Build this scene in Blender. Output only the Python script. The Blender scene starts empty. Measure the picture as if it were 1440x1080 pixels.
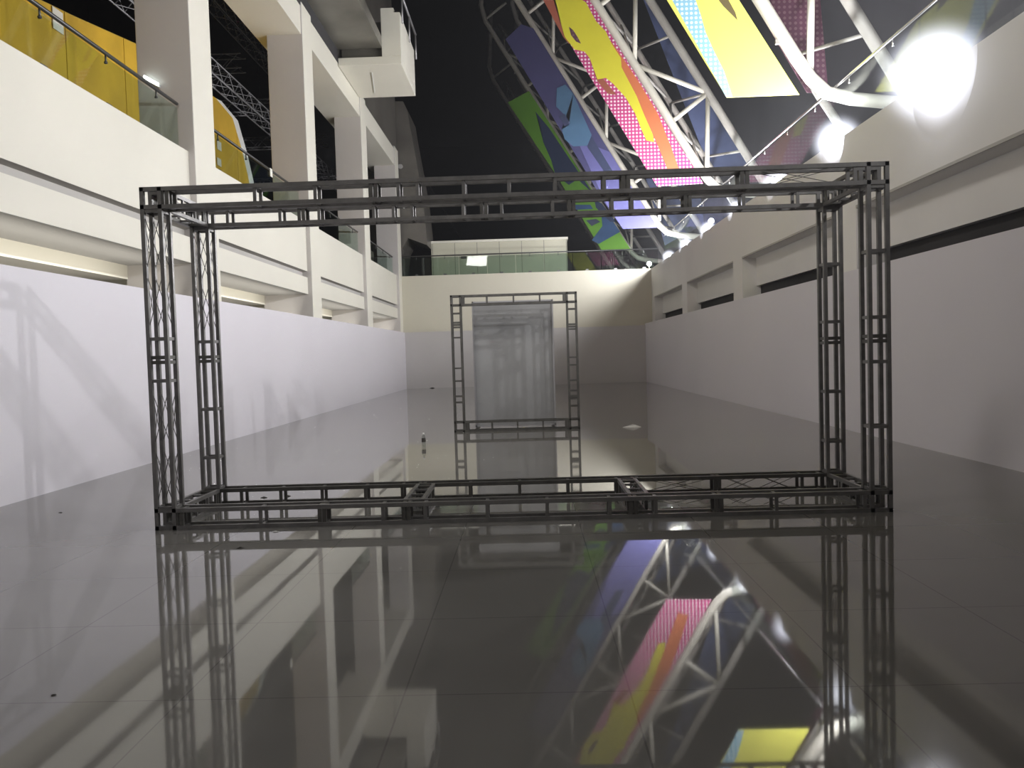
import bpy, bmesh, math, random
from mathutils import Vector, Matrix
random.seed(7)
scene = bpy.context.scene
C = scene.collection

# ------------------------------------------------------------------ camera
F = 1100.0; W, H = 1440, 1080
VPX, VPY, ROLL = 743.0, 497.0, 0.0290
CAMZ = 1.5
yc = Vector(((VPX - W/2)/F, (H/2 - VPY)/F, -1)).normalized()      # hall axis seen by the camera
zc = Vector((-ROLL, 1.0, 0)); zc = (zc - yc*zc.dot(yc)).normalized()
xc = yc.cross(zc)
Rcw = Matrix((xc, yc, zc)).to_3x3()          # rows: world axes in camera coordinates
M4 = Rcw.to_4x4(); M4.translation = Vector((0, 0, CAMZ))
cam_d = bpy.data.cameras.new('camera'); cam = bpy.data.objects.new('camera', cam_d); C.objects.link(cam)
cam.matrix_world = M4
cam_d.sensor_width = 36; cam_d.lens = 36*F/W; cam_d.clip_end = 300; cam_d.clip_start = 0.05
scene.camera = cam
def ray(px, py): return Rcw @ Vector(((px - W/2)/F, (H/2 - py)/F, -1))
def atY(px, py, Y):                           # point of the plane y = Y
    d = ray(px, py); k = Y/d.y
    return Vector((d.x*k, Y, CAMZ + d.z*k))
def onZ(px, py, z=0.0):
    d = ray(px, py); k = (z - CAMZ)/d.z
    return Vector((d.x*k, d.y*k, z))
def onX(px, py, X):
    d = ray(px, py); k = X/d.x
    return Vector((X, d.y*k, CAMZ + d.z*k))

# ------------------------------------------------------------------ materials
def mat(name, col, rough=0.6, metal=0.0, noise=0.0, nscale=3.0, bump=0.0, bscale=40.0, emit=None, estr=0.0, ior=None, spec=None):
    m = bpy.data.materials.new(name); m.use_nodes = True
    nt = m.node_tree; b = nt.nodes['Principled BSDF']
    b.inputs['Base Color'].default_value = (*col, 1); b.inputs['Roughness'].default_value = rough
    b.inputs['Metallic'].default_value = metal
    if ior: b.inputs['IOR'].default_value = ior
    if spec is not None: b.inputs['Specular IOR Level'].default_value = spec
    tc = nt.nodes.new('ShaderNodeTexCoord')
    if noise:
        n = nt.nodes.new('ShaderNodeTexNoise'); n.inputs['Scale'].default_value = nscale; n.inputs['Detail'].default_value = 5
        r = nt.nodes.new('ShaderNodeMapRange'); r.inputs['From Min'].default_value = .3; r.inputs['From Max'].default_value = .7
        r.inputs['To Min'].default_value = 1 - noise; r.inputs['To Max'].default_value = 1 + noise*.4
        mx = nt.nodes.new('ShaderNodeMix'); mx.data_type = 'RGBA'; mx.blend_type = 'MULTIPLY'; mx.inputs['Factor'].default_value = 1
        mx.inputs['A'].default_value = (*col, 1)
        nt.links.new(tc.outputs['Object'], n.inputs['Vector']); nt.links.new(n.outputs['Fac'], r.inputs['Value'])
        nt.links.new(r.outputs['Result'], mx.inputs['B']); nt.links.new(mx.outputs['Result'], b.inputs['Base Color'])
    if bump:
        n2 = nt.nodes.new('ShaderNodeTexNoise'); n2.inputs['Scale'].default_value = bscale
        bp = nt.nodes.new('ShaderNodeBump'); bp.inputs['Strength'].default_value = bump; bp.inputs['Distance'].default_value = .01
        nt.links.new(tc.outputs['Object'], n2.inputs['Vector']); nt.links.new(n2.outputs['Fac'], bp.inputs['Height']); nt.links.new(bp.outputs['Normal'], b.inputs['Normal'])
    if emit:
        b.inputs['Emission Color'].default_value = (*emit, 1); b.inputs['Emission Strength'].default_value = estr
    return m

def mat_seams(name, col, dark, axis, spacing, width, rough=0.7, offset=0.0, noise=.1, axis2=None, spacing2=1.0):
    """paint with straight joint lines across one or two object axes"""
    m = mat(name, col, rough, noise=noise, nscale=.6)
    nt = m.node_tree; b = nt.nodes['Principled BSDF']
    tc = nt.nodes.new('ShaderNodeTexCoord'); sp = nt.nodes.new('ShaderNodeSeparateXYZ'); nt.links.new(tc.outputs['Object'], sp.inputs[0])
    def line(ax, s):
        a = nt.nodes.new('ShaderNodeMath'); a.operation = 'ADD'; a.inputs[1].default_value = 1000*s + offset
        nt.links.new(sp.outputs[ax], a.inputs[0])
        d = nt.nodes.new('ShaderNodeMath'); d.operation = 'MODULO'; d.inputs[1].default_value = s; nt.links.new(a.outputs[0], d.inputs[0])
        l = nt.nodes.new('ShaderNodeMath'); l.operation = 'LESS_THAN'; l.inputs[1].default_value = width; nt.links.new(d.outputs[0], l.inputs[0])
        return l
    l = line(axis, spacing)
    if axis2:
        l2 = line(axis2, spacing2); mm = nt.nodes.new('ShaderNodeMath'); mm.operation = 'MAXIMUM'
        nt.links.new(l.outputs[0], mm.inputs[0]); nt.links.new(l2.outputs[0], mm.inputs[1]); l = mm
    mx = nt.nodes.new('ShaderNodeMix'); mx.data_type = 'RGBA'
    src = b.inputs['Base Color'].links[0].from_socket
    nt.links.new(src, mx.inputs['A']); mx.inputs['B'].default_value = (*dark, 1)
    nt.links.new(l.outputs[0], mx.inputs['Factor']); nt.links.new(mx.outputs['Result'], b.inputs['Base Color'])
    return m

def mat_dots(name, ground, dot, spacing, radius):
    """printed halftone dots in the sheet's own x/z"""
    m = mat(name, ground, .55)
    nt = m.node_tree; b = nt.nodes['Principled BSDF']
    tc = nt.nodes.new('ShaderNodeTexCoord')
    v = nt.nodes.new('ShaderNodeVectorMath'); v.operation = 'MULTIPLY'; v.inputs[1].default_value = (1/spacing, 0, 1/spacing)
    f = nt.nodes.new('ShaderNodeVectorMath'); f.operation = 'FRACTION'
    s = nt.nodes.new('ShaderNodeVectorMath'); s.operation = 'SUBTRACT'; s.inputs[1].default_value = (.5, 0, .5)
    ln = nt.nodes.new('ShaderNodeVectorMath'); ln.operation = 'LENGTH'
    lt = nt.nodes.new('ShaderNodeMath'); lt.operation = 'LESS_THAN'; lt.inputs[1].default_value = radius
    mx = nt.nodes.new('ShaderNodeMix'); mx.data_type = 'RGBA'; mx.inputs['A'].default_value = (*ground, 1); mx.inputs['B'].default_value = (*dot, 1)
    nt.links.new(tc.outputs['Object'], v.inputs[0]); nt.links.new(v.outputs[0], f.inputs[0]); nt.links.new(f.outputs[0], s.inputs[0])
    nt.links.new(s.outputs[0], ln.inputs[0]); nt.links.new(ln.outputs['Value'], lt.inputs[0]); nt.links.new(lt.outputs[0], mx.inputs['Factor'])
    nt.links.new(mx.outputs['Result'], b.inputs['Base Color'])
    return m

def mat_glass(name, tint, refl=.12, rough=.02):
    m = bpy.data.materials.new(name); m.use_nodes = True; nt = m.node_tree; nt.nodes.clear()
    o = nt.nodes.new('ShaderNodeOutputMaterial'); t = nt.nodes.new('ShaderNodeBsdfTransparent'); g = nt.nodes.new('ShaderNodeBsdfGlossy')
    t.inputs[0].default_value = (*tint, 1); g.inputs['Roughness'].default_value = rough; g.inputs['Color'].default_value = (.9, .95, .95, 1)
    lw = nt.nodes.new('ShaderNodeLayerWeight'); lw.inputs[0].default_value = .5
    fr = nt.nodes.new('ShaderNodeMath'); fr.operation = 'POWER'; fr.inputs[1].default_value = 4; nt.links.new(lw.outputs['Facing'], fr.inputs[0])
    mul = nt.nodes.new('ShaderNodeMath'); mul.operation = 'MULTIPLY_ADD'; mul.inputs[1].default_value = refl*3; mul.inputs[2].default_value = .03
    cl = nt.nodes.new('ShaderNodeClamp')
    mx = nt.nodes.new('ShaderNodeMixShader')
    nt.links.new(fr.outputs[0], mul.inputs[0]); nt.links.new(mul.outputs[0], cl.inputs[0]); nt.links.new(cl.outputs[0], mx.inputs[0])
    nt.links.new(t.outputs[0], mx.inputs[1]); nt.links.new(g.outputs[0], mx.inputs[2]); nt.links.new(mx.outputs[0], o.inputs[0])
    return m

def mat_bloom(name, col, strength, power):
    """lens bloom of a floodlight painted as emission on a ball, strongest through its middle"""
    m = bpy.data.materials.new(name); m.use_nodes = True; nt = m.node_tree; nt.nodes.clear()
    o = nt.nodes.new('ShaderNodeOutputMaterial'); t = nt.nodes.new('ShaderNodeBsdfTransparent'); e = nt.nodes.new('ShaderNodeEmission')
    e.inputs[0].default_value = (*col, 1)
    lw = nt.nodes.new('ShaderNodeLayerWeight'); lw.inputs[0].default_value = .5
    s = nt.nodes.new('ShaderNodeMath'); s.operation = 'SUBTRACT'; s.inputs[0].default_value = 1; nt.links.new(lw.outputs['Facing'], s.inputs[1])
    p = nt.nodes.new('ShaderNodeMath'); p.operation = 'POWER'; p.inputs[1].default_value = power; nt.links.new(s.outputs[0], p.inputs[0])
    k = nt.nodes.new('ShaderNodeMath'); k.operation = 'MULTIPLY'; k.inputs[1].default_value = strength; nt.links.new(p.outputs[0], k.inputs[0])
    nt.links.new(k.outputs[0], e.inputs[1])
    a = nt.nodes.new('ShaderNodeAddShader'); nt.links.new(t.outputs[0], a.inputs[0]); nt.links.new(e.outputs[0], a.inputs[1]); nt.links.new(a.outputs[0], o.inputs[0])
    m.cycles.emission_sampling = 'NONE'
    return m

MAT = {
 'lowwall': mat('white_board', (.75, .72, .765), .55, noise=.03, nscale=.5),
 'cream': mat('cream_paint', (.82, .79, .69), .6, noise=.06, nscale=.4),
 'rightwall': mat('warm_grey_paint', (.84, .82, .80), .6, noise=.07, nscale=.4),
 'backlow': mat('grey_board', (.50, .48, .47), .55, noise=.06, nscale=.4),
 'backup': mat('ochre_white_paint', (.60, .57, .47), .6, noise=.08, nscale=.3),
 'colshade': mat('shaded_cream_paint', (.56, .53, .51), .7, noise=.08, nscale=.4),
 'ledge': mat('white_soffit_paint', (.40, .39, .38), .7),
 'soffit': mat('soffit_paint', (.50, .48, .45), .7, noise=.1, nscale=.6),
 'groove': mat('groove_shadow_paint', (.30, .29, .27), .8),
 'dark': mat('dark_void', (.045, .043, .045), .9, noise=.4, nscale=.3),
 'black': mat('black_ceiling', (.009, .009, .009), .9, noise=.4, nscale=.15),
 'brown': mat('brown_soffit', (.17, .16, .135), .35, noise=.45, nscale=.7),
 'bulk': mat('dark_bulkhead', (.13, .12, .105), .4, noise=.3, nscale=.6),
 'steel': mat('grey_steel', (.20, .193, .185), .42, metal=.55, noise=.25, nscale=9),
 'steel_dark': mat('weathered_steel', (.12, .115, .105), .5, metal=.5, noise=.3, nscale=9),
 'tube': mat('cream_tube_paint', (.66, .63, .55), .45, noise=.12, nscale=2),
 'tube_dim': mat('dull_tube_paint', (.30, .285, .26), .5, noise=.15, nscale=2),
 'chrome': mat('polished_steel', (.75, .75, .78), .12, metal=1),
 'rail': mat('dark_handrail', (.10, .10, .10), .35, metal=.6),
 'glass': mat_glass('clear_green_glass', (.86, .92, .89), .12),
 'glassdark': mat_glass('smoky_glass', (.74, .80, .76), .03),
 'glassclear': mat_glass('clear_right_glass', (.95, .97, .97), .015),
 'yellow': mat_seams('yellow_panel', (.78, .50, .045), (.28, .17, .03), 'Y', 1.75, .03, .45, offset=.5, noise=.18),
 'yellow_dark': mat('ochre_panel', (.50, .33, .05), .5, noise=.2, nscale=.8),
 'white': mat('white_plastic', (.8, .8, .78), .5),
 'paper': mat('paper_sheet', (.85, .84, .76), .8),
 'booth': mat_seams('booth_panel', (.62, .60, .48), (.25, .24, .19), 'X', 1.12, .03, .6, offset=.2, noise=.12),
 'aluminium': mat('aluminium_truss', (.42, .41, .42), .4, metal=.5),
 'fabric': mat('grey_scrim', (.32, .32, .32), .9, noise=.15, nscale=1.2),
 'housing': mat('black_housing', (.03, .03, .03), .5),
 'lens': mat('glowing_lens', (1, 1, 1), .3, emit=(.93, .95, 1), estr=60),
 'tubereflect': mat('reflected_tube', (1, 1, 1), .3, emit=(.85, 1, .95), estr=5),
 'spot': mat('small_glow', (1, 1, 1), .3, emit=(1, .97, .9), estr=1.6),
 'bloom_wide': mat_bloom('bloom_ball', (.80, .82, 1.0), .22, 3.5),
 'core': mat_bloom('bloom_core', (.84, .87, 1.0), 1.7, 7.5),
 'pet': mat_glass('clear_bottle', (.80, .82, .80), .15),
 'litter': mat('dark_scrap', (.05, .045, .04), .8),
 'litter_white': mat('white_scrap', (.75, .73, .70), .8),
 'outer': mat('outer_grey_wall', (.15, .145, .165), .75, noise=.25, nscale=.15),
}
for k in ('lens', 'tubereflect', 'spot'): MAT[k].cycles.emission_sampling = 'NONE'

# polished floor: tiles of one metre with thin joints
def floor_mat():
    m = mat_seams('polished_tile', (.21, .20, .183), (.145, .138, .128), 'X', 1.0, .008, .07, offset=.60, noise=.12, axis2='Y', spacing2=1.0)
    b = m.node_tree.nodes['Principled BSDF']; nt = m.node_tree
    b.inputs['IOR'].default_value = 1.53
    tc = nt.nodes.new('ShaderNodeTexCoord'); n = nt.nodes.new('ShaderNodeTexNoise'); n.inputs['Scale'].default_value = .8; n.inputs['Detail'].default_value = 4
    r = nt.nodes.new('ShaderNodeMapRange'); r.inputs['From Min'].default_value = .35; r.inputs['From Max'].default_value = .65; r.inputs['To Min'].default_value = .02; r.inputs['To Max'].default_value = .055
    nt.links.new(tc.outputs['Object'], n.inputs[0]); nt.links.new(n.outputs['Fac'], r.inputs[0]); nt.links.new(r.outputs[0], b.inputs['Roughness'])
    n2 = nt.nodes.new('ShaderNodeTexNoise'); n2.inputs['Scale'].default_value = 1.6; n2.inputs['Detail'].default_value = 1
    bp = nt.nodes.new('ShaderNodeBump'); bp.inputs['Strength'].default_value = .12; bp.inputs['Distance'].default_value = .002
    nt.links.new(tc.outputs['Object'], n2.inputs[0]); nt.links.new(n2.outputs['Fac'], bp.inputs['Height']); nt.links.new(bp.outputs[0], b.inputs['Normal'])
    return m
MAT['floor'] = floor_mat()

# ------------------------------------------------------------------ mesh helpers
def hexa(bm, o, a, b, c):
    o, a, b, c = map(Vector, (o, a, b, c))
    vs = [bm.verts.new(p) for p in (o, o+a, o+a+b, o+b, o+c, o+a+c, o+a+b+c, o+b+c)]
    fs = [bm.faces.new([vs[i] for i in f]) for f in ((0,3,2,1), (4,5,6,7), (0,1,5,4), (1,2,6,5), (2,3,7,6), (3,0,4,7))]
    return fs
def box(bm, x0, x1, y0, y1, z0, z1): return hexa(bm, (x0,y0,z0), (x1-x0,0,0), (0,y1-y0,0), (0,0,z1-z0))
def tube(bm, p, q, r, n=10, cap=True, r2=None):
    p, q = Vector(p), Vector(q); d = (q-p).normalized(); r2 = r if r2 is None else r2
    up = Vector((0,0,1)) if abs(d.z) < .9 else Vector((0,1,0))
    u = d.cross(up).normalized(); v = d.cross(u)
    A = [bm.verts.new(p + (u*math.cos(t) + v*math.sin(t))*r) for t in [2*math.pi*(i+.5)/n for i in range(n)]]
    B = [bm.verts.new(q + (u*math.cos(t) + v*math.sin(t))*r2) for t in [2*math.pi*(i+.5)/n for i in range(n)]]
    for i in range(n):
        f = bm.faces.new((A[i], A[(i+1)%n], B[(i+1)%n], B[i])); f.smooth = n > 4
    if cap: bm.faces.new(A[::-1]); bm.faces.new(B)
def bar(bm, p, q, w): tube(bm, p, q, w*.7071, 4)          # square section
def polytube(bm, pts, r, n=12):
    pts = [Vector(p) for p in pts]; rings = []
    for i, p in enumerate(pts):
        d = (pts[min(i+1, len(pts)-1)] - pts[max(i-1, 0)]).normalized()
        u = d.cross(Vector((0,1,0)));
        if u.length < .1: u = d.cross(Vector((0,0,1)))
        u.normalize(); v = d.cross(u)
        rings.append([bm.verts.new(p + (u*math.cos(t) + v*math.sin(t))*r) for t in [2*math.pi*k/n for k in range(n)]])
    for a, b in zip(rings, rings[1:]):
        for k in range(n):
            f = bm.faces.new((a[k], a[(k+1)%n], b[(k+1)%n], b[k])); f.smooth = True
    bm.faces.new(rings[0][::-1]); bm.faces.new(rings[-1])
def prism_y(bm, poly, y0, y1):                            # closed XZ outline pulled along Y
    a = [bm.verts.new((x, y0, z)) for x, z in poly]; b = [bm.verts.new((x, y1, z)) for x, z in poly]
    bm.faces.new(a); bm.faces.new(b[::-1])
    n = len(poly)
    for i in range(n): bm.faces.new((a[i], b[i], b[(i+1)%n], a[(i+1)%n]))
def lathe(bm, prof, n=24, c=(0,0,0)):
    c = Vector(c); rings = []
    for r, z in prof: rings.append([bm.verts.new(c + Vector((r*math.cos(2*math.pi*k/n), r*math.sin(2*math.pi*k/n), z))) for k in range(n)])
    for a, b in zip(rings, rings[1:]):
        for k in range(n):
            f = bm.faces.new((a[k], a[(k+1)%n], b[(k+1)%n], b[k])); f.smooth = True
    bm.faces.new(rings[0][::-1]); bm.faces.new(rings[-1])
def obj(name, bm, m, parent=None, loc=None, fix=True, bevel=0):
    if fix: bmesh.ops.recalc_face_normals(bm, faces=bm.faces)
    me = bpy.data.meshes.new(name); bm.to_mesh(me); bm.free()
    for x in (m if isinstance(m, (list, tuple)) else [m]): me.materials.append(x)
    o = bpy.data.objects.new(name, me); C.objects.link(o)
    if parent: o.parent = parent
    if loc: o.location = loc
    if bevel:
        b = o.modifiers.new('bevel', 'BEVEL'); b.width = bevel; b.segments = 2; b.limit_method = 'ANGLE'
    return o
def thing(name, label, cat, loc=(0,0,0), group=None):
    o = bpy.data.objects.new(name, None); C.objects.link(o); o.location = loc; o.empty_display_size = .2
    return tag(o, label, cat, group)
def tag(o, label, cat, group=None, kind=None):
    o['label'] = label; o['category'] = cat
    if group: o['group'] = group
    if kind: o['kind'] = kind
    return o
def struct(name, bm, m, label=None, bevel=0, cat=None):
    o = obj(name, bm, m, bevel=bevel); o['kind'] = 'structure'
    if label: o['label'] = label; o['category'] = cat or name.split('_')[0]
    return o
def B(): return bmesh.new()
def place(o, root):                                       # child keeps world-space mesh under a root that is not at the origin
    o.parent = root; o.location = -Vector(root.location); return o

# ------------------------------------------------------------------ setting
bm = B(); box(bm, -9, 9, -9, 38, -.3, 0); struct('floor', bm, MAT['floor'], 'polished grey tiled floor of the long hall, mirroring everything above it')
bm = B(); box(bm, -5.92, -5.80, -9, 37.0, 0, 2.66); struct('wall_left', bm, MAT['lowwall'], 'low white temporary wall along the left side')
bm = B(); box(bm, 5.52, 5.64, -9, 37.0, 0, 2.74); struct('wall_right', bm, MAT['lowwall'], 'low white temporary wall along the shaded right side')
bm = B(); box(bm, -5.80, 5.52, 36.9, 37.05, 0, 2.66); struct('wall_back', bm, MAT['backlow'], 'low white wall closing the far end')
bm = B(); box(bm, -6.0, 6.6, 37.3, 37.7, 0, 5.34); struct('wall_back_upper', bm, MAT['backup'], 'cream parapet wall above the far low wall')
bm = B(); box(bm, -9, 9, -9.3, -9, 0, 12); struct('wall_front', bm, MAT['rightwall'], 'plain wall behind the camera')
bm = B(); box(bm, -22, 16, -9, 90, 25, 25.3); struct('ceiling', bm, MAT['black'], 'black hall ceiling high overhead')
bm = B(); box(bm, -22, 16, 89, 89.3, -.3, 25); struct('wall_far', bm, MAT['black'], 'black far end of the dark hall beyond')
bm = B(); box(bm, -22.3, -22, -9, 89, -.3, 25); struct('wall_left_far', bm, MAT['dark'], 'dark wall deep inside the left gallery')
bm = B(); box(bm, 12.5, 12.8, -9, 89, -.3, 25); struct('wall_right_far', bm, MAT['outer'], 'grey sloped hall side behind the right balustrade')
bm = B(); box(bm, -22, -7.3, -9, 89, 14.6, 14.9); struct('ceiling_left', bm, MAT['dark'], 'dark ceiling of the left gallery')
bm = B(); box(bm, -22, -6.3, -9, 89, 4.6, 4.95); struct('floor_left_gallery', bm, MAT['soffit'], 'gallery floor behind the left parapet')
bm = B(); box(bm, 6.61, 12.5, -9, 89, 4.6, 4.95); struct('floor_right_gallery', bm, MAT['soffit'], 'gallery floor behind the right parapet')
bm = B(); box(bm, -6.3, 6.45, 37.7, 60, 4.6, 4.95); struct('floor_back_gallery', bm, MAT['dark'], 'gallery floor beyond the far wall')

# columns, left row, and the fascia of each bay between them
COLY = [-.6, 6.8, 14.2, 21.65, 29.1, 36.55]; CW = .95
words = ['behind the camera', 'left of the frame', 'nearest the camera, beside the yellow panels', 'second nearest, between the first two dark openings',
         'third nearest, under the projecting balcony', 'last in the row, at the far left corner']
for y, w in zip(COLY, words):
    if y < 10 : 
        if y < 0: continue
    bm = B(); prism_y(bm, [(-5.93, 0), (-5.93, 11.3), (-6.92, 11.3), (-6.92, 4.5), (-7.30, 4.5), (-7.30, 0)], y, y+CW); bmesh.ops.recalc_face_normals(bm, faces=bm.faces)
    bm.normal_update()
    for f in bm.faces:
        if f.normal.y < -.9: f.material_index = 1  # sides facing the camera get a greyer copy, their shade put into the colour
    tag(obj('white_column', bm, [MAT['cream'], MAT['colshade']], bevel=.015), 'tall square white column of the left row, ' + w, 'column', 'white columns along the left side')
prof = [(-6.05, 5.34), (-6.05, 3.95), (-6.17, 3.93), (-6.17, 3.80), (-6.05, 3.78), (-6.05, 3.32), (-7.27, 3.32), (-7.27, 3.07), (-8.2, 3.07), (-8.2, 0), (-8.5, 0), (-8.5, 3.5), (-6.35, 3.5), (-6.35, 5.34)]
prof = [(-6.05, 5.34), (-6.05, 3.95), (-6.19, 3.93), (-6.19, 3.80), (-6.05, 3.78), (-6.05, 3.32), (-7.27, 3.32), (-7.27, 3.07), (-8.2, 3.07), (-8.2, 0.0), (-8.5, 0.0), (-8.5, 3.6), (-6.4, 3.6), (-6.4, 5.34)]
bays = [(-9, 6.8), (7.75, 14.2), (15.15, 21.65), (22.6, 29.1), (30.05, 36.55)]
for i, (y0, y1) in enumerate(bays):
    bm = B(); prism_y(bm, prof, y0, y1)
    bm.normal_update()
    for f in bm.faces:
        c = f.calc_center_median()
        if len(f.verts) != 4: continue
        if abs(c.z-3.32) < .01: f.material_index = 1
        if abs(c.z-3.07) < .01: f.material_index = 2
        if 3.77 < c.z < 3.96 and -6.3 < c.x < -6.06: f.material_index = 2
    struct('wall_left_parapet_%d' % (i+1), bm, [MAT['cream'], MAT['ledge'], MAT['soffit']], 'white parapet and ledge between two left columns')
for y0_, y1_ in bays[1:]:                                  # added unseen fill lights behind the low wall, brightening the recess
    cl = bpy.data.lights.new('recess_fill', 'AREA'); cl.shape = 'RECTANGLE'; cl.size = y1_-y0_-.6; cl.size_y = .12; cl.energy = 26; cl.color = (1, .96, .86)
    co = bpy.data.objects.new('recess_fill', cl); C.objects.link(co); co.location = (-6.35, (y0_+y1_)/2, 2.62)
    co.rotation_euler = Vector((-1, 0, .62)).to_track_quat('-Z', 'Y').to_euler()
    co.matrix_world = Matrix.Translation(co.location) @ Matrix(((0, -.527, .85, 0), (1, 0, 0, 0), (0, -.85, -.527, 0), (0, 0, 0, 1))).to_4x4()
# header beam above the openings, deck above it
bm = B(); box(bm, -7.25, -5.97, -9, 37.6, 10.42, 11.2); struct('trim_header_left', bm, MAT['cream'], 'white header beam above the left openings')
bm = B(); box(bm, -7.25, -4.5, -9, 25.9, 11.62, 12.0); struct('ceiling_overhang', bm, MAT['brown'], 'brown glossy soffit overhanging the left columns')
bm = B(); box(bm, -7.25, -6.0, -9, 37.6, 11.2, 25); struct('wall_left_top', bm, MAT['bulk'], 'dark wall above the header beam')
bm = B(); box(bm, -6.02, -5.95, -9, 25.9, 11.2, 11.62); struct('trim_left_strip', bm, MAT['dark'], 'dark strip above the header beam')  # dark strip between header beam and overhang

# right upper wall with recessed bays
bm = B()
box(bm, 5.92, 6.60, -9, 37.3, 3.92, 5.33)
for y in COLY: box(bm, 5.92, 6.42, y, y+CW, 0, 3.92)
struct('wall_right_upper', bm, MAT['rightwall'], 'pale upper wall along the right with long recesses')
for i, (y0, y1) in enumerate(bays):
    bm = B(); box(bm, 6.30, 6.42, y0, y1, 3.16, 3.92); struct('wall_right_recess_%d' % (i+1), bm, MAT['rightwall'], 'pale back of a long wall recess')
bm = B(); box(bm, 6.43, 6.5, -9, 37.3, 0, 3.3); struct('trim_right_gap_shade', bm, MAT['dark'], 'dark sheet for the shade in the gap behind the low right wall')  # dark sheet standing in for shade inside the gap
for i, (y0, y1) in enumerate(bays):                      # reveal frame line along the top of each recess
    bm = B(); box(bm, 5.915, 5.935, y0, y1, 3.92, 3.965); struct('trim_right_reveal_%d' % (i+1), bm, MAT['soffit'], 'thin grey reveal along the top of a recess')

# ------------------------------------------------------------------ bolted square trusses
def member(root, name, o, a, u, v, L, s, stations=(), joints=(), braces=(), w=.037, m=None):
    """four chords from o along a; rungs at stations, plates at joints, thin crossed rods in braces"""
    m = m or MAT['steel']; o, a, u, v = map(Vector, (o, a, u, v)); h = w/2; k = s - w
    corner = [o + u*h + v*h, o + u*(h+k) + v*h, o + u*(h+k) + v*(h+k), o + u*h + v*(h+k)]
    bm = B()
    for c in corner:
        e = [hexa(bm, c - u*h - v*h, a*L, u*w, v*w)]
    part = place(obj(name, bm, m), root)
    part['_'] = 0; del part['_']
    def ring(t, th, nm, mt):
        bm = B()
        for i in range(4):
            p, q = corner[i] + a*t, corner[(i+1) % 4] + a*t; d = (q-p).normalized()
            n = a.cross(d)
            hexa(bm, p - a*th/2 - n*th*.35, q-p, a*th, n*th*.7)
        r = obj(nm, bm, mt, part)
    for t in stations: ring(t, w*.8, 'rung', m)
    for t in joints:
        for dt in (-.022, .022): ring(t+dt, w*.9, 'joint_plate', MAT['steel_dark'])
        for c in corner[:2]:
            bm = B(); tube(bm, c + a*(t-.05), c + a*(t+.05), .012, 6); obj('bolt', bm, MAT['steel'], part)
    for t0, t1 in braces:
        n = max(1, round((t1-t0)/.5)); st = (t1-t0)/n
        bm = B()
        for i in range(4):
            for j in range(n):
                p0, q0 = corner[i] + a*(t0+j*st), corner[(i+1) % 4] + a*(t0+j*st)
                bar(bm, p0, q0 + a*st, .0055); bar(bm, q0, p0 + a*st, .0055)
        obj('cross_brace', bm, m, part)
    return part

X, Y, Z = Vector((1,0,0)), Vector((0,1,0)), Vector((0,0,1))
x0, x1, y0, y1, zt, S = -3.42, 3.19, 6.95, 7.97, 3.08, .195
big = thing('truss_frame', 'large grey box frame of bolted square truss on the glossy floor, nearest the camera', 'truss frame', ((x0+x1)/2, (y0+y1)/2+.1, 0))
def sta(lst): return [v - x0 for v in lst]
bot_f = member(big, 'bottom_beam', (x0, y0, 0), X, Y, Z, x1-x0, S, sta([-2.46, -1.90, -1.35, -.97, -.41, .13, .69, 1.10, 2.17, 2.95]), sta([-3.2, -1.90, -1.14, .90, 1.66]), [])
bot_r = member(big, 'bottom_beam', (x0, y1, 0), X, Y, Z, x1-x0, S, sta([-3.01, -2.60, -2.17, -1.72, -1.34, -.64, -.13, .37, .87, 2.75, 2.95]), sta([-1.14, 1.06, 1.89]), [(sta([1.15])[0], sta([1.85])[0]), (sta([1.95])[0], sta([2.7])[0])], m=MAT['steel_dark'])
top_f = member(big, 'top_beam', (x0, y0, zt-S), X, Y, Z, x1-x0, S, sta([-2.39, -1.85, -1.11, -.94, -.53, -.13, .28, .71, 2.9]), sta([-3.2, -1.33, .90, 1.94]), [(sta([2.05])[0], sta([2.75])[0])])
top_r = member(big, 'top_beam', (x0, y1, zt-S), X, Y, Z, x1-x0, S, sta([-3.03, -2.49, -2.09, -1.53, -1.33, -1.14, -.62, -.23, .29, .89, 1.09, 1.42, 2.21, 2.75]), sta([-2.27, -.41, .48, 1.65]), [])
member(big, 'post', (x0, y0, 0), Z, X, Y, zt, S, [.2, 1.73, 1.35, 2.87], [1.54], [(1.80, 2.86), (.22, 1.28)], w=.035)
member(big, 'post', (x0, y1, 0), Z, X, Y, zt, S, [.2, 1.72, 1.02, .52, 2.87], [1.54], [(1.80, 2.86)], w=.035)
member(big, 'post', (x1-S, y0, 0), Z, X, Y, zt, S, [.2, 2.31, 1.73, 1.335, .76, 2.87], [1.54], [], w=.035)
member(big, 'post', (x1-S, y1, 0), Z, X, Y, zt, S, [.2, 2.31, 1.73, 1.02, .515, 2.87], [1.54], [], w=.035)
for xx in (x0, -1.19, .87, x1-S):
    for zz in (0, zt-S):
        if zz > 0 and xx in (-1.19, .87): continue
        member(big, 'cross_beam', (xx, y0+S, zz), Y, X, Z, y1-y0-S, S, [.28, .55], [.06, y1-y0-S-.06], [(.1, .72)] if xx == .87 else [], w=.034)

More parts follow.
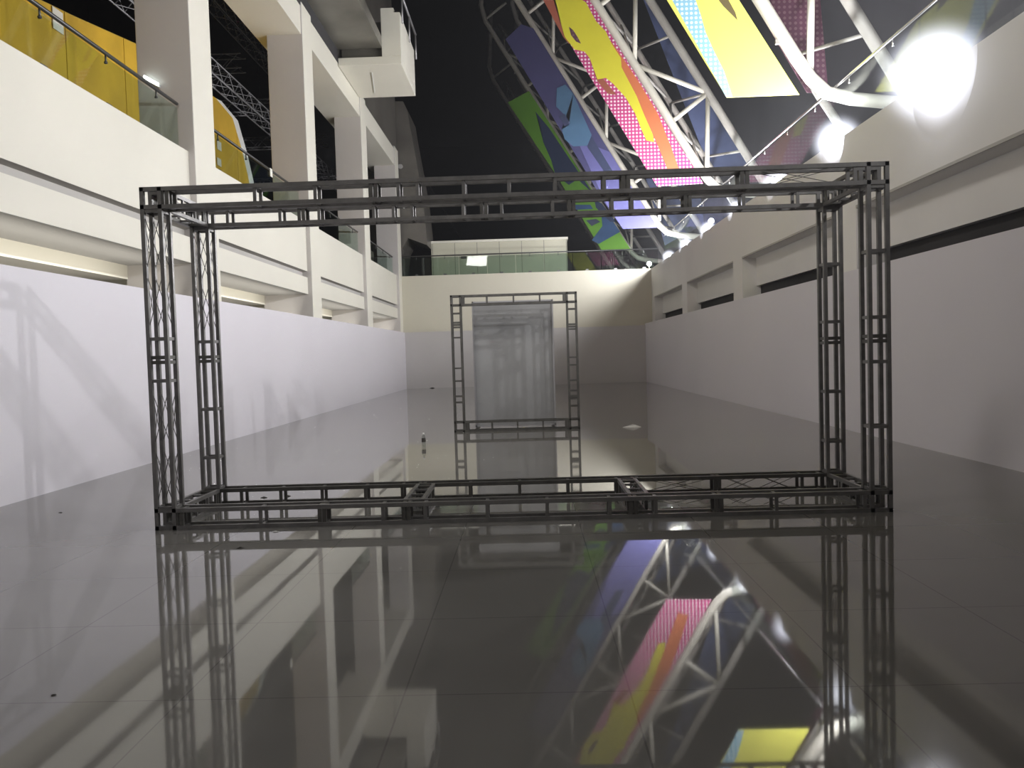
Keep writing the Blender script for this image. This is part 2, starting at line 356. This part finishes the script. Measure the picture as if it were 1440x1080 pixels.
# small far frame
far = thing('truss_frame', 'small upright truss frame in the middle of the hall, in front of the grey screen', 'truss frame', (-.26, 15.3, 0))
a0, a1, b0, ft, S2 = -1.49, .97, 15.2, 2.67, .21
def s2(l): return [v-a0 for v in l]
member(far, 'bottom_beam', (a0, b0, 0), X, Y, Z, a1-a0, S2, s2([-.75, -.25, .25]), s2([-1.24, .72]), [], m=MAT['steel_dark'])
member(far, 'top_beam', (a0, b0, ft-S2), X, Y, Z, a1-a0, S2, s2([-.78, -.26, .25]), s2([-1.26, .74]), [], m=MAT['steel_dark'])
member(far, 'post', (a0, b0, 0), Z, X, Y, ft, S2, [.7, 1.0, 1.25, 1.85, 2.05, 2.32, .58], [2.12], [], w=.035, m=MAT['steel_dark'])
member(far, 'post', (a1-S2, b0, 0), Z, X, Y, ft, S2, [.45, .75, .95, 1.25, 1.4, 1.95, 2.34], [.62, 2.02], [], w=.035, m=MAT['steel_dark'])
# grey screen behind it
scr = thing('display_screen', 'plain grey fabric screen panel standing just behind the small truss frame', 'screen', (-.3, 16.1, 0))
bm = B(); box(bm, -1.11, .50, 16.06, 16.09, .05, 2.56); place(obj('fabric_sheet', bm, MAT['fabric']), scr)
bm = B()
for xx in (-1.13, .50): box(bm, xx, xx+.03, 16.04, 16.10, 0, 2.59)
box(bm, -1.13, .53, 16.04, 16.10, 2.56, 2.59); box(bm, -1.13, .53, 16.04, 16.10, .02, .05)
place(obj('screen_frame', bm, MAT['aluminium']), scr)
for xx in (-1.1, .44):
    bm = B(); box(bm, xx, xx+.05, 15.8, 16.4, 0, .02); place(obj('foot', bm, MAT['steel_dark']), scr)

# bottle and litter
p = onZ(596, 627)
bt = thing('water_bottle', 'small clear bottle with dark label on the floor left of the small truss frame', 'bottle', p)
bm = B(); lathe(bm, [(.028, 0), (.033, .01), (.033, .135), (.026, .165), (.013, .185), (.013, .198)]); obj('bottle_body', bm, MAT['pet'], bt)
bm = B(); lathe(bm, [(.034, .065), (.0345, .07), (.0345, .125), (.034, .13)]); obj('bottle_label', bm, MAT['litter'], bt)
bm = B(); lathe(bm, [(.015, .196), (.016, .2), (.016, .218), (.014, .221)]); obj('bottle_cap', bm, MAT['white'], bt)
def scrap(px, py, size, m, label):
    p = onZ(px, py); bm = B(); n = 9
    top = [bm.verts.new((size*random.uniform(.6, 1)*math.cos(2*math.pi*k/n), size*.6*random.uniform(.6, 1)*math.sin(2*math.pi*k/n), .003)) for k in range(n)]
    c = bm.verts.new((0, 0, size*.28)); c2 = bm.verts.new((size*.3, size*.1, size*.2))
    for k in range(n): bm.faces.new((top[k], top[(k+1)%n], c if k < 5 else c2))
    bm.faces.new(top[::-1]); bm.faces.new((c, c2, top[0])); bm.faces.new((c, top[5], c2))
    tag(obj('litter_scrap', bm, m, loc=p), label, 'scrap', 'scraps of litter on the floor')
scrap(338, 771, .045, MAT['litter'], 'dark scrap lying on the floor just in front of the large frame')
scrap(387, 748, .04, MAT['litter_white'], 'white scrap at the foot of the front bottom beam, left part')
scrap(371, 700, .05, MAT['litter'], 'dark flat scrap seen through the rear bottom beam, left of two')
scrap(405, 698, .05, MAT['litter'], 'dark flat scrap seen through the rear bottom beam, right of two')
scrap(75, 978, .018, MAT['litter'], 'tiny dark crumb on the floor nearest the camera at left')
scrap(608, 546, .16, MAT['litter'], 'dark scrap far down the hall near the back wall')
scrap(890, 601, .22, MAT['litter_white'], 'pale flat scrap on the floor right of the small truss frame')
scrap(85, 721, .03, MAT['litter'], 'tiny dark crumb on the floor beside the left wall')

# ------------------------------------------------------------------ floodlights on the right wall
ly = [12.1 + 3.72*k for k in range(-2, 7)]
ordw = ['first, out of frame behind the right edge', 'second, beside the right edge', 'nearest and brightest in view', 'second brightest', 'third from the nearest',
        'fourth from the nearest', 'fifth from the nearest', 'sixth from the nearest', 'farthest, close to the back wall']
for k, y in enumerate(ly):
    fx, fz = 6.3, 5.60
    hz = .19
    t = thing('floodlight', 'white floodlight on top of the right wall, ' + ordw[k], 'floodlight', (fx, y, 5.33), 'floodlights along the top of the right wall')
    bm = B(); h = hexa(bm, (.0, -.19, .03), (.10, 0, 0), (0, .38, 0), (0, 0, .32)); 
    for j in range(6): hexa(bm, (.10, -.16+.06*j, .06), (.05, 0, 0), (0, .012, 0), (0, 0, .26))
    obj('housing', bm, MAT['housing'], t)
    bm = B(); tube(bm, (.0, 0, hz), (-.035, 0, hz), .155, 24, r2=.13); obj('lens', bm, MAT['lens'], t)
    bm = B(); hexa(bm, (-.02, -.23, 0), (.06, 0, 0), (0, .02, 0), (0, 0, .28)); hexa(bm, (-.02, .21, 0), (.06, 0, 0), (0, .02, 0), (0, 0, .28)); hexa(bm, (-.02, -.23, 0), (.06, 0, 0), (0, .46, 0), (0, 0, .015))
    obj('bracket', bm, MAT['steel_dark'], t)
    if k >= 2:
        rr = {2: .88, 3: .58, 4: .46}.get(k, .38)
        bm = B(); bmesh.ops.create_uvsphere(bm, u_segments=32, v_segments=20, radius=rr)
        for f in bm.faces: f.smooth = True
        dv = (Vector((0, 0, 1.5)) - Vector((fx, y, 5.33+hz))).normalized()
        obj('bloom_ball', bm, MAT['core'], t, loc=Vector((-.05, 0, hz)) + dv*rr*1.1)  # added glow ball painting the lens bloom, moved towards the camera
    ld = bpy.data.lights.new('floodlight_beam', 'POINT'); ld.energy = 760 if k < 6 else 560; ld.color = (.98, .98, 1.0); ld.shadow_soft_size = .10
    lo = bpy.data.objects.new('floodlight_beam', ld); C.objects.link(lo); lo.location = (fx-.12, y, 5.33 + (.115 if 3 <= k <= 7 else .17 if k == 8 else hz)); 

# ------------------------------------------------------------------ balustrades
def balustrade(label, p, q, h, railr, glass, railm, npan, post=None):
    p, q = Vector(p), Vector(q); d = (q-p); L = d.length; d.normalize(); n = Vector((-d.y, d.x, 0))
    t = thing('glass_balustrade', label, 'balustrade', p, 'glass balustrades on the gallery edge')
    bm = B(); tube(bm, Z*h, d*L + Z*h, railr, 12); obj('handrail', bm, railm, t)
    for i in range(npan):
        bm = B(); w = L/npan; hexa(bm, d*(i*w+.015) - n*.008 + Z*.02, d*(w-.03), n*.016, Z*(h-railr-.06)); obj('glass_panel', bm, glass, t)
        bm = B(); c = d*(i*w + w*.5); tube(bm, c + Z*(h-.14), c + Z*(h-railr), .014, 8); tube(bm, c - n*.02 + Z*(h-.14), c + n*.02 + Z*(h-.14), .02, 8); obj('rail_bracket', bm, railm, t)
        bm = B(); hexa(bm, c - d*.07 - n*.03, d*.14, n*.06, Z*.09); obj('clamp', bm, railm, t)
balustrade('glass balustrade with dark rail in front of the yellow panels, nearest left bay', (-6.2, 7.8, 5.34), (-6.2, 14.15, 5.34), .84, .03, MAT['glass'], MAT['rail'], 4)
balustrade('glass balustrade with dark rail in the left bay behind the first tall column', (-6.2, 15.2, 5.34), (-6.2, 21.6, 5.34), .84, .03, MAT['glass'], MAT['rail'], 4)
balustrade('glass balustrade with dark rail in the left bay behind the second tall column', (-6.2, 22.65, 5.34), (-6.2, 29.05, 5.34), .84, .03, MAT['glass'], MAT['rail'], 4)
balustrade('glass balustrade with dark rail in the farthest left bay', (-6.2, 30.1, 5.34), (-6.2, 36.5, 5.34), .84, .03, MAT['glass'], MAT['rail'], 4)
balustrade('glass balustrade across the top of the far wall', (-5.9, 37.5, 5.34), (6.3, 37.5, 5.34), .95, .03, MAT['glassdark'], MAT['rail'], 9)
balustrade('long glass balustrade with polished rail on the right wall behind the floodlights', (6.53, 2, 5.33), (6.53, 37.2, 5.33), 1.50, .03, MAT['glassclear'], MAT['chrome'], 19)

# ------------------------------------------------------------------ roof ribs and banners
RIBY = [16.6, 25.97, 35.3, 44.7, 54.1]
SL = .595; KX, KZ = 6.0, 7.0; OFF = 1.76; TOP = 13.6
rw = ['nearest, carrying the yellow banner', 'second, carrying the pink dotted banner', 'third, carrying the blue banner', 'fourth, carrying the green banner', 'farthest, beyond the green banner']
def A(t, y): return Vector((KX - SL*t, y, KZ + t))
def Bc(t, y): return Vector((KX + OFF - SL*t, y, KZ + t))
def Cc(t, y): return Vector((KX + .95 - SL*t, y+1.9, KZ + t + .2))
for i, y in enumerate(RIBY):
    ra, rb, rs = (.135, .13, .075)
    t = thing('roof_truss', 'leaning cream tubular roof truss on the right, ' + rw[i], 'roof truss', (KX+2.2, y, 4.95), 'leaning tubular roof trusses on the right')
    top = min(TOP, 13.6)
    pts = [A(top, y) + Vector((.25, 0, 4.2)), A(top, y) + Vector((0, 0, .5)), A(top-.4, y)] + [A(v, y) for v in (9, 5, 1, .45)] + [Vector((KX+.03, y, KZ+.02)), Vector((KX+.35, y, KZ-.28)), Vector((KX+.85, y, KZ-.42)), Vector((KX+3.2, y, KZ-.72))]
    bm = B(); polytube(bm, pts, ra, 16); place(obj('inner_chord', bm, MAT['tube']), t)
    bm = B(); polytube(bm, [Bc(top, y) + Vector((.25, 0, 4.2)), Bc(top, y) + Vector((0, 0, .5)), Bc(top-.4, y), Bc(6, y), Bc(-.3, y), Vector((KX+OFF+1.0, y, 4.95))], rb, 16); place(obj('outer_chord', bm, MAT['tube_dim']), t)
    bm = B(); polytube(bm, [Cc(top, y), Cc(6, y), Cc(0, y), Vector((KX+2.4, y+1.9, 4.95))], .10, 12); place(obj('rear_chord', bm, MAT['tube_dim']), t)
    def strut(p, q, r, m=MAT['tube']):
        bm = B(); tube(bm, p, q, r, 10); place(obj('strut', bm, m), t)
    for k in range(-1, 4):
        tA = 3.8*k
        if k >= 0:
            if tA+2.8 < top: strut(A(tA, y), Bc(tA+2.8, y), rs)
        if 0 <= tA+1.9 < top: strut(A(tA+1.9, y), Bc(tA+2.8, y), rs)
        if 0 < tA+3.8 < top and tA+2.8 > 0: strut(Bc(tA+2.8, y), A(tA+3.8, y), rs)
        for dt in (0, 1.9):
            ta = tA + dt
            if ta < 0 or ta > top-1: continue
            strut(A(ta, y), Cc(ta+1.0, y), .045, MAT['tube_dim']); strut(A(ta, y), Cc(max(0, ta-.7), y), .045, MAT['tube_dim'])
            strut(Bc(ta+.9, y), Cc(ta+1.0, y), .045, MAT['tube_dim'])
            if dt == 0: strut(A(ta, y), Cc(ta+1.9, y), .035, MAT['tube'])
    for v in [.8+1.9*j for j in range(6)]:
        bm = B(); c = A(v, y); hexa(bm, c + Vector((-.22, -.03, -.05)), (.12, 0, 0), (0, .06, 0), (0, 0, .1)); place(obj('banner_clip', bm, MAT['tube_dim']), t)

M = {}
for nm, col in dict(lime=(.22, .58, .03), navy=(.022, .055, .16), sky=(.10, .23, .40), indigo=(.075, .075, .21), lilac=(.17, .17, .45), royal=(.035, .13, .34), slate=(.05, .07, .16),
                    sun=(.72, .66, .035), orange=(.62, .17, .06), rust=(.34, .09, .05), lemon=(.86, .84, .14), brown=(.12, .09, .03), teal=(.02, .05, .07)).items():
    M[nm] = mat('print_'+nm, col, .6, noise=.06, nscale=1)
M['pinkdots'] = mat_dots('print_pink_dots', (.52, .035, .20), (.85, .75, .78), .115, .30)
M['bluedots'] = mat_dots('print_blue_dots', (.22, .45, .58), (.62, .78, .80), .095, .33)
M['plumdots'] = mat_dots('print_plum_dots', (.10, .03, .06), (.18, .10, .12), .13, .28)
def banner(label, Yb, layers, group=None):
    """sheet plus printed shapes, all in one mesh; outlines measured on the plane y = Yb"""
    bm = B(); mats = []
    for k, (mname, poly) in enumerate(layers):
        if M[mname] not in mats: mats.append(M[mname])
        yy = Yb - .006*k
        pts = [atY(px, py, Yb) for px, py in poly]
        if k == 0:
            f0 = bm.faces.new([bm.verts.new((p.x, yy, p.z)) for p in pts]); f0.material_index = 0
            r = bmesh.ops.extrude_face_region(bm, geom=[f0]); bmesh.ops.translate(bm, verts=[v for v in r['geom'] if isinstance(v, bmesh.types.BMVert)], vec=(0, .02, 0))
        else:
            f = bm.faces.new([bm.verts.new((p.x, yy, p.z)) for p in pts]); f.material_index = mats.index(M[mname])
    bmesh.ops.triangulate(bm, faces=bm.faces)
    o = obj('hanging_banner', bm, mats, fix=False)
    return tag(o, label, 'banner', 'printed banners on the roof trusses')
def line_pts(a, b, t): return (a[0]+(b[0]-a[0])*t, a[1]+(b[1]-a[1])*t)
# nearest: yellow with pale blue dots
banner('bright yellow banner edged with pale blue dots, hanging nearest at the top right', 16.5,
  [('lemon', [(848, -150), (938, 0), (1022, 137), (1124, 133), (1036, -5), (950, -150)]),
   ('bluedots', [(862, -150), (945, 0), (1021, 136.5), (1030, 136.5), (1018, 100), (1003, 70), (992, 45), (985, 20), (978, 0), (915, -150)]),
   ('brown', [(1010, 0), (1017, 9), (1024, 16), (1037, 29), (1034, 18), (1028, 7), (1024, 0)])])
# second: pink dots with yellow and orange running shapes
banner('pink dotted banner with a long yellow and orange splash shape', 25.85,
  [('pinkdots', [(640, -200), (764, 0), (924, 262), (989, 258), (829, 0), (700, -200)]),
   ('rust', [(764, 0), (780, 30), (792, 52), (800, 62), (803, 40), (797, 0)]),
   ('orange', [(818, 0), (840, 34), (862, 62), (876, 82), (900, 118), (925, 160), (943, 205), (955, 238), (940, 242), (925, 205), (905, 160), (880, 130), (862, 95), (845, 60)]),
   ('rust', [(836, 104), (846, 108), (862, 128), (868, 134), (855, 132), (846, 122), (840, 114)]),
   ('sun', [(700, -130), (781, 0), (790, 38), (794, 52), (808, 70), (822, 73), (829, 82), (840, 112), (852, 110), (862, 118), (880, 138), (893, 160), (903, 185), (909, 198), (920, 200), (918, 190), (905, 160), (895, 135), (886, 118), (874, 95), (873, 82), (860, 62), (852, 45), (838, 30), (824, 4), (818, 0), (740, -130)]),
   ('plumdots', [(800, 38), (806, 43), (813, 54), (817, 62), (810, 59), (803, 50)])])
# third: blue
banner('dark blue and lilac banner with pale blue block shapes, third from the front', 35.15,
  [('indigo', [(711, 55), (733, 34), (750, 40), (905, 290), (924, 320), (876, 322), (850, 285)]),
   ('lilac', [(815, 205), (838, 206), (858, 214), (885, 258), (924, 320), (876, 322), (850, 282)]),
   ('slate', [(832, 192), (864, 245), (852, 245), (826, 207)]),
   ('sky', [(783, 124), (795, 119), (806, 132), (832, 190), (826, 205), (806, 206), (794, 196), (790, 182), (800, 176), (792, 160), (782, 150)]),
   ('slate', [(786, 164), (794, 160), (802, 174), (794, 178)])])
# fourth: green
banner('lime green and navy banner, farthest of the four, reaching down to the back balustrade', 44.5,
  [('lime', [(714, 144), (744, 128), (790, 200), (852, 298), (888, 352), (846, 352), (782, 246)]),
   ('navy', [(753, 157), (772, 180), (800, 222), (834, 272), (812, 252), (800, 260), (781, 246), (775, 225), (764, 200), (760, 175)]),
   ('royal', [(808, 288), (830, 288), (834, 294), (810, 295)]),
   ('royal', [(832, 338), (847, 318), (846, 305), (858, 306), (872, 326), (842, 343)]),
   ('navy', [(836, 282), (846, 286), (866, 312), (858, 312), (838, 292)]),
   ('slate', [(824, 310), (838, 308), (844, 312), (832, 318)])])
# dim backs of prints seen between the tubes
def backer(label, mname, Yb, poly):
    bm = B(); pts = [atY(px, py, Yb) for px, py in poly]
    f0 = bm.faces.new([bm.verts.new(p) for p in pts]); r = bmesh.ops.extrude_face_region(bm, geom=[f0]); bmesh.ops.translate(bm, verts=[v for v in r['geom'] if isinstance(v, bmesh.types.BMVert)], vec=(0, .03, 0))
    tag(obj('hanging_banner', bm, M[mname]), label, 'banner', 'dim banners behind the roof trusses')
backer('dim plum dotted banner seen between the tubes of the nearest roof truss', 'plumdots', 19.4, [(1035, -40), (1135, 130), (1165, 130), (1150, -40)])
backer('dim slate blue banner seen between the tubes of the second roof truss', 'slate', 29, [(905, 0), (1003, 250), (1052, 232), (910, -10)])
backer('dim dark blue banner beyond the blue banner, below the pink one', 'slate', 39, [(905, 240), (935, 345), (990, 315), (985, 270)])

# ------------------------------------------------------------------ left gallery contents
# yellow curved pavilion: panels on x = -9
pav = thing('yellow_pavilion', 'big yellow panelled pavilion with a rounded end behind the left balustrade', 'pavilion', (-9.3, 16, 4.95))
top_out = [(5, 7.4), (12, 8.0), (16.0, 8.6), (18.6, 9.05), (21.0, 9.2), (23.2, 9.3), (24.5, 9.1), (25.2, 8.3), (25.7, 7.5), (26.2, 6.4), (26.6, 4.95)]
seams = [5, 8.9, 11.0, 13.3, 15.6, 17.9, 20.2, 22.5, 24.8, 26.6]
def topz(y):
    for (a, b), (c, d) in zip(top_out, top_out[1:]):
        if a <= y <= c: return b + (d-b)*(y-a)/(c-a)
    return 4.95
for s0, s1 in zip(seams, seams[1:]):
    bm = B(); ys = [s0+.015] + [v for v, _ in top_out if s0 < v < s1] + [s1-.015]
    poly = [(y, 4.95) for y in ys] + [(y, topz(y)+.001) for y in reversed(ys)]
    a = [bm.verts.new((-9.0, u, v)) for u, v in poly]; b = [bm.verts.new((-9.12, u, v)) for u, v in poly]
    bm.faces.new(a); bm.faces.new(b[::-1])
    for i in range(len(poly)):
        bm.faces.new((a[i], b[i], b[(i+1)%len(poly)], a[(i+1)%len(poly)]))
    place(obj('yellow_panel', bm, mat('yellow_sheet', (.74, .46, .035), .45, noise=.2, nscale=.8) if s0 == 5 else bpy.data.materials['yellow_sheet']), pav)
bm = B()
end = [v for v in top_out if v[0] >= 23]
for (a, b), (c, d) in zip(end, end[1:]):
    hexa(bm, (-9.0, a, b), (0, c-a, d-b), (0, .45, .05), (-.5, 0, 0))
place(obj('white_edge_band', bm, MAT['white']), pav)
bm = B()
for (a, b), (c, d) in zip(top_out[:6], top_out[1:6]): hexa(bm, (-12, a, b-.02), (0, c-a, d-b), (2.95, 0, 0), (0, 0, .06))
place(obj('roof_sheet', bm, MAT['yellow_dark']), pav)
def note(px, py, w, h, label, Xp=-8.985):
    p = onX(px, py, Xp); bm = B(); hexa(bm, (0, -w/2, -h/2), (.012, 0, 0), (0, w, 0), (0, 0, h))
    tag(obj('paper_notice', bm, MAT['paper'], loc=p), label, 'notice', 'paper notices')
note(81, 29, .34, .42, 'pale paper notice high on the yellow panels at the top left')
note(308, 205, .30, .26, 'pale paper notice on the yellow panels beside the first tall column, upper of two')
note(308, 228, .30, .22, 'pale paper notice on the yellow panels beside the first tall column, lower of two')
note(381, 243, .16, .20, 'small pale sticker on the glass balustrade beside the second tall column', -6.18)
# lamp reflection in the glass, made as a glowing streak on the first column
p = atY(212, 114, 14.12)
fl = thing('lamp_reflection', 'small glowing streak for a lamp reflection, set on the shaded face of the nearest left column', 'light', p)
bm = B(); tube(bm, (-.12, 0, .09), (.13, 0, -.06), .022, 10); obj('reflected_tube', bm, MAT['tubereflect'], fl)
bm = B(); hexa(bm, (-.14, .02, .05), (.28, 0, -.16), (0, .05, 0), (0, 0, .06)); obj('streak_backing', bm, MAT['white'], fl)

# lattice lighting trusses under the left ceiling
def lattice(label, p, q, s=.45):
    p, q = Vector(p), Vector(q); d = (q-p); L = d.length; d.normalize(); u = Vector((-d.y, d.x, 0)); v = Z
    t = thing('lighting_truss', label, 'truss', p, 'lattice trusses under the left ceiling')
    cs = [u*0+v*0, u*s, u*s+v*s, v*s]
    bm = B()
    for c in cs: tube(bm, c, c+d*L, .028, 6)
    obj('chord', bm, MAT['aluminium'], t)
    bm = B(); n = int(L/s)
    for k in range(n):
        for i in range(4):
            a, b = cs[i], cs[(i+1)%4]
            if k % 2: a, b = b, a
            tube(bm, a + d*k*s, b + d*(k+1)*s, .015, 5, cap=False)
    obj('lacing', bm, MAT['aluminium'], t)
    for e in (.1, .5, .9):
        bm = B(); c = u*s/2 + d*L*e; tube(bm, c + v*s, Vector((c.x, c.y, 14.6-p.z)), .012, 6); obj('hanger', bm, MAT['steel_dark'], t)
lattice('long silvery lattice truss running down the hall, lower one behind the left columns', (-10.0, 16, 10.9), (-10.0, 52, 10.9), .5)
lattice('silvery lattice truss running down the hall, higher one behind the left columns', (-9.3, 14, 12.6), (-9.3, 34, 12.6), .45)
for k, (y, z, w) in enumerate([(28, 11.95, 'nearest of four crossing the left gallery'), (33, 11.98, 'second of four crossing the left gallery'), (40, 12.4, 'third of four crossing the left gallery'), (49, 12.4, 'last of four crossing the left gallery')]):
    lattice('dim lattice truss, ' + w, (-21, y, z), (-9.9, y, z), .5)

# ------------------------------------------------------------------ balcony box and bulkhead
bal = thing('balcony', 'white box balcony projecting high above the third left column', 'balcony', (-5, 27.5, 11.1))
bm = B(); box(bm, -5.95, -3.88, 25.9, 29.15, 11.1, 11.35); place(obj('balcony_floor', bm, MAT['cream'], bevel=.01), bal)
bm = B(); box(bm, -4.08, -3.88, 25.9, 29.15, 11.35, 12.75); box(bm, -4.5, -4.08, 25.9, 26.1, 11.35, 12.9); box(bm, -5.95, -4.08, 28.95, 29.15, 11.35, 12.75); place(obj('parapet', bm, MAT['cream']), bal)
bm = B(); tube(bm, (-3.80, 25.9, 13.3), (-3.80, 29.1, 13.3), .04, 10)
for y in (25.95, 27.5, 29.05): tube(bm, (-3.80, y, 12.4), (-3.80, y, 13.3), .03, 8)
place(obj('handrail', bm, MAT['aluminium']), bal)
bm = B(); box(bm, -5.9, -4.5, 26.25, 26.3, 11.35, 12.6); place(obj('dark_infill', bm, MAT['brown']), bal)
bm = B(); hexa(bm, (-5.0, 26.6, 11.07), (.03, 0, 0), (-.3, 2.0, 0), (0, 0, .03)); place(obj('soffit_strip', bm, MAT['white']), bal)
bm = B(); poly = [(504, 143), (567, 143), (573, 156), (577, 180), (586, 228), (594, 275), (599, 320), (601, 345), (574, 335), (566, 350), (563, 372), (561, 400), (500, 400)]
P = [atY(a, b, 37.8) for a, b in poly]; prism_y(bm, [(v.x, v.z) for v in P], 37.75, 40.5)
struct('wall_left_bulkhead', bm, MAT['bulk'], 'dark brown curved bulkhead beyond the last left column')
bm = B(); P = [atY(a, b, 37.74) for a, b in [(533, 318), (552, 330), (560, 350), (562, 372), (562, 402), (533, 402)]]; prism_y(bm, [(v.x, v.z) for v in P], 37.7, 37.76)
struct('trim_bulkhead_foot', bm, MAT['soffit'], 'paler lower end of the bulkhead')
def downlight(px, py, Y_, label, r=.10):
    p = atY(px, py, Y_); t = thing('downlight', label, 'downlight', p, 'small round downlights')
    bm = B(); lathe(bm, [(r, -.02), (r*1.15, -.02), (r*1.15, .02), (r, .02)], 20); o = obj('trim_ring', bm, MAT['aluminium'], t); o.rotation_euler = (math.pi/2, 0, 0)
    bm = B(); lathe(bm, [(r*.7, -.025), (r*.7, .01)], 20); o = obj('lamp_face', bm, MAT['spot'], t); o.rotation_euler = (math.pi/2, 0, 0)
downlight(563, 234, 37.72, 'small round downlight on the dark curved bulkhead', .10)
downlight(542, 152, 37.72, 'small lit fitting directly under the projecting balcony', .12)
downlight(494, 56, 26.2, 'small lit fitting in the brown soffit in front of the balcony', .06)

# booth beyond the far wall
bo = thing('white_booth', 'pale flat-roofed booth of tall panels behind the far balustrade', 'booth', (-1.3, 40, 4.95))
L_, R_ = atY(606, 336, 39.5), atY(797, 331, 39.5)
bm = B(); box(bm, L_.x, R_.x, 39.5, 41.5, 4.95, 7.15); place(obj('panel_wall', bm, MAT['booth']), bo)
bm = B(); box(bm, L_.x-.05, R_.x+.05, 39.42, 41.6, 7.15, 7.27); place(obj('roof_edge', bm, MAT['cream']), bo)
bm = B(); p = atY(652, 362, 39.45); box(bm, p.x-.13, p.x+.13, 39.44, 39.5, p.z-.06, p.z+.06); place(obj('vent', bm, MAT['housing']), bo)
# small lamp on the gallery beyond, and a lens ghost made as a glowing ball
for px, py, yy, r, lab in [(913, 371, 42, .12, 'small bright lamp low behind the far balustrade at right'), (1000, 311, 40, .14, 'small glowing ball for a lens ghost above the far end of the floodlight row')]:
    p = atY(px, py, yy); t = thing('lamp_or_ghost', lab, 'lamp', p)
    bm = B(); bmesh.ops.create_uvsphere(bm, u_segments=16, v_segments=10, radius=r); obj('bulb_or_ghost', bm, MAT['lens'], t)
    bm = B(); tube(bm, (0, .05, -r), (0, .05, 4.95-p.z), .025, 8); obj('stand', bm, MAT['steel_dark'], t)

# ------------------------------------------------------------------ light and view
w = bpy.data.worlds.new('world'); scene.world = w; w.use_nodes = True
w.node_tree.nodes['Background'].inputs[0].default_value = (.55, .56, .62, 1); w.node_tree.nodes['Background'].inputs[1].default_value = .25
ar = bpy.data.lights.new('right_wall_fill', 'AREA'); ar.energy = 120; ar.size = 2; ar.spread = math.radians(95); ar.color = (1, .95, .9)  # added unseen fill light that lifts the right wall
ao = bpy.data.objects.new('right_wall_fill', ar); C.objects.link(ao); ao.location = (-4.3, 4, 10.5)
ao.rotation_euler = (Vector((5.5, 22, 1.0)) - ao.location).to_track_quat('-Z', 'Y').to_euler()
scene.view_settings.view_transform = 'Standard'
scene.view_settings.exposure = 0.50
scene.cycles.caustics_reflective = False
vs = w.node_tree.nodes.new('ShaderNodeVolumeScatter'); vs.inputs['Density'].default_value = .0011; vs.inputs['Anisotropy'].default_value = .55; vs.inputs['Color'].default_value = (.95, .95, 1, 1)
w.node_tree.links.new(vs.outputs[0], w.node_tree.nodes['World Output'].inputs['Volume'])
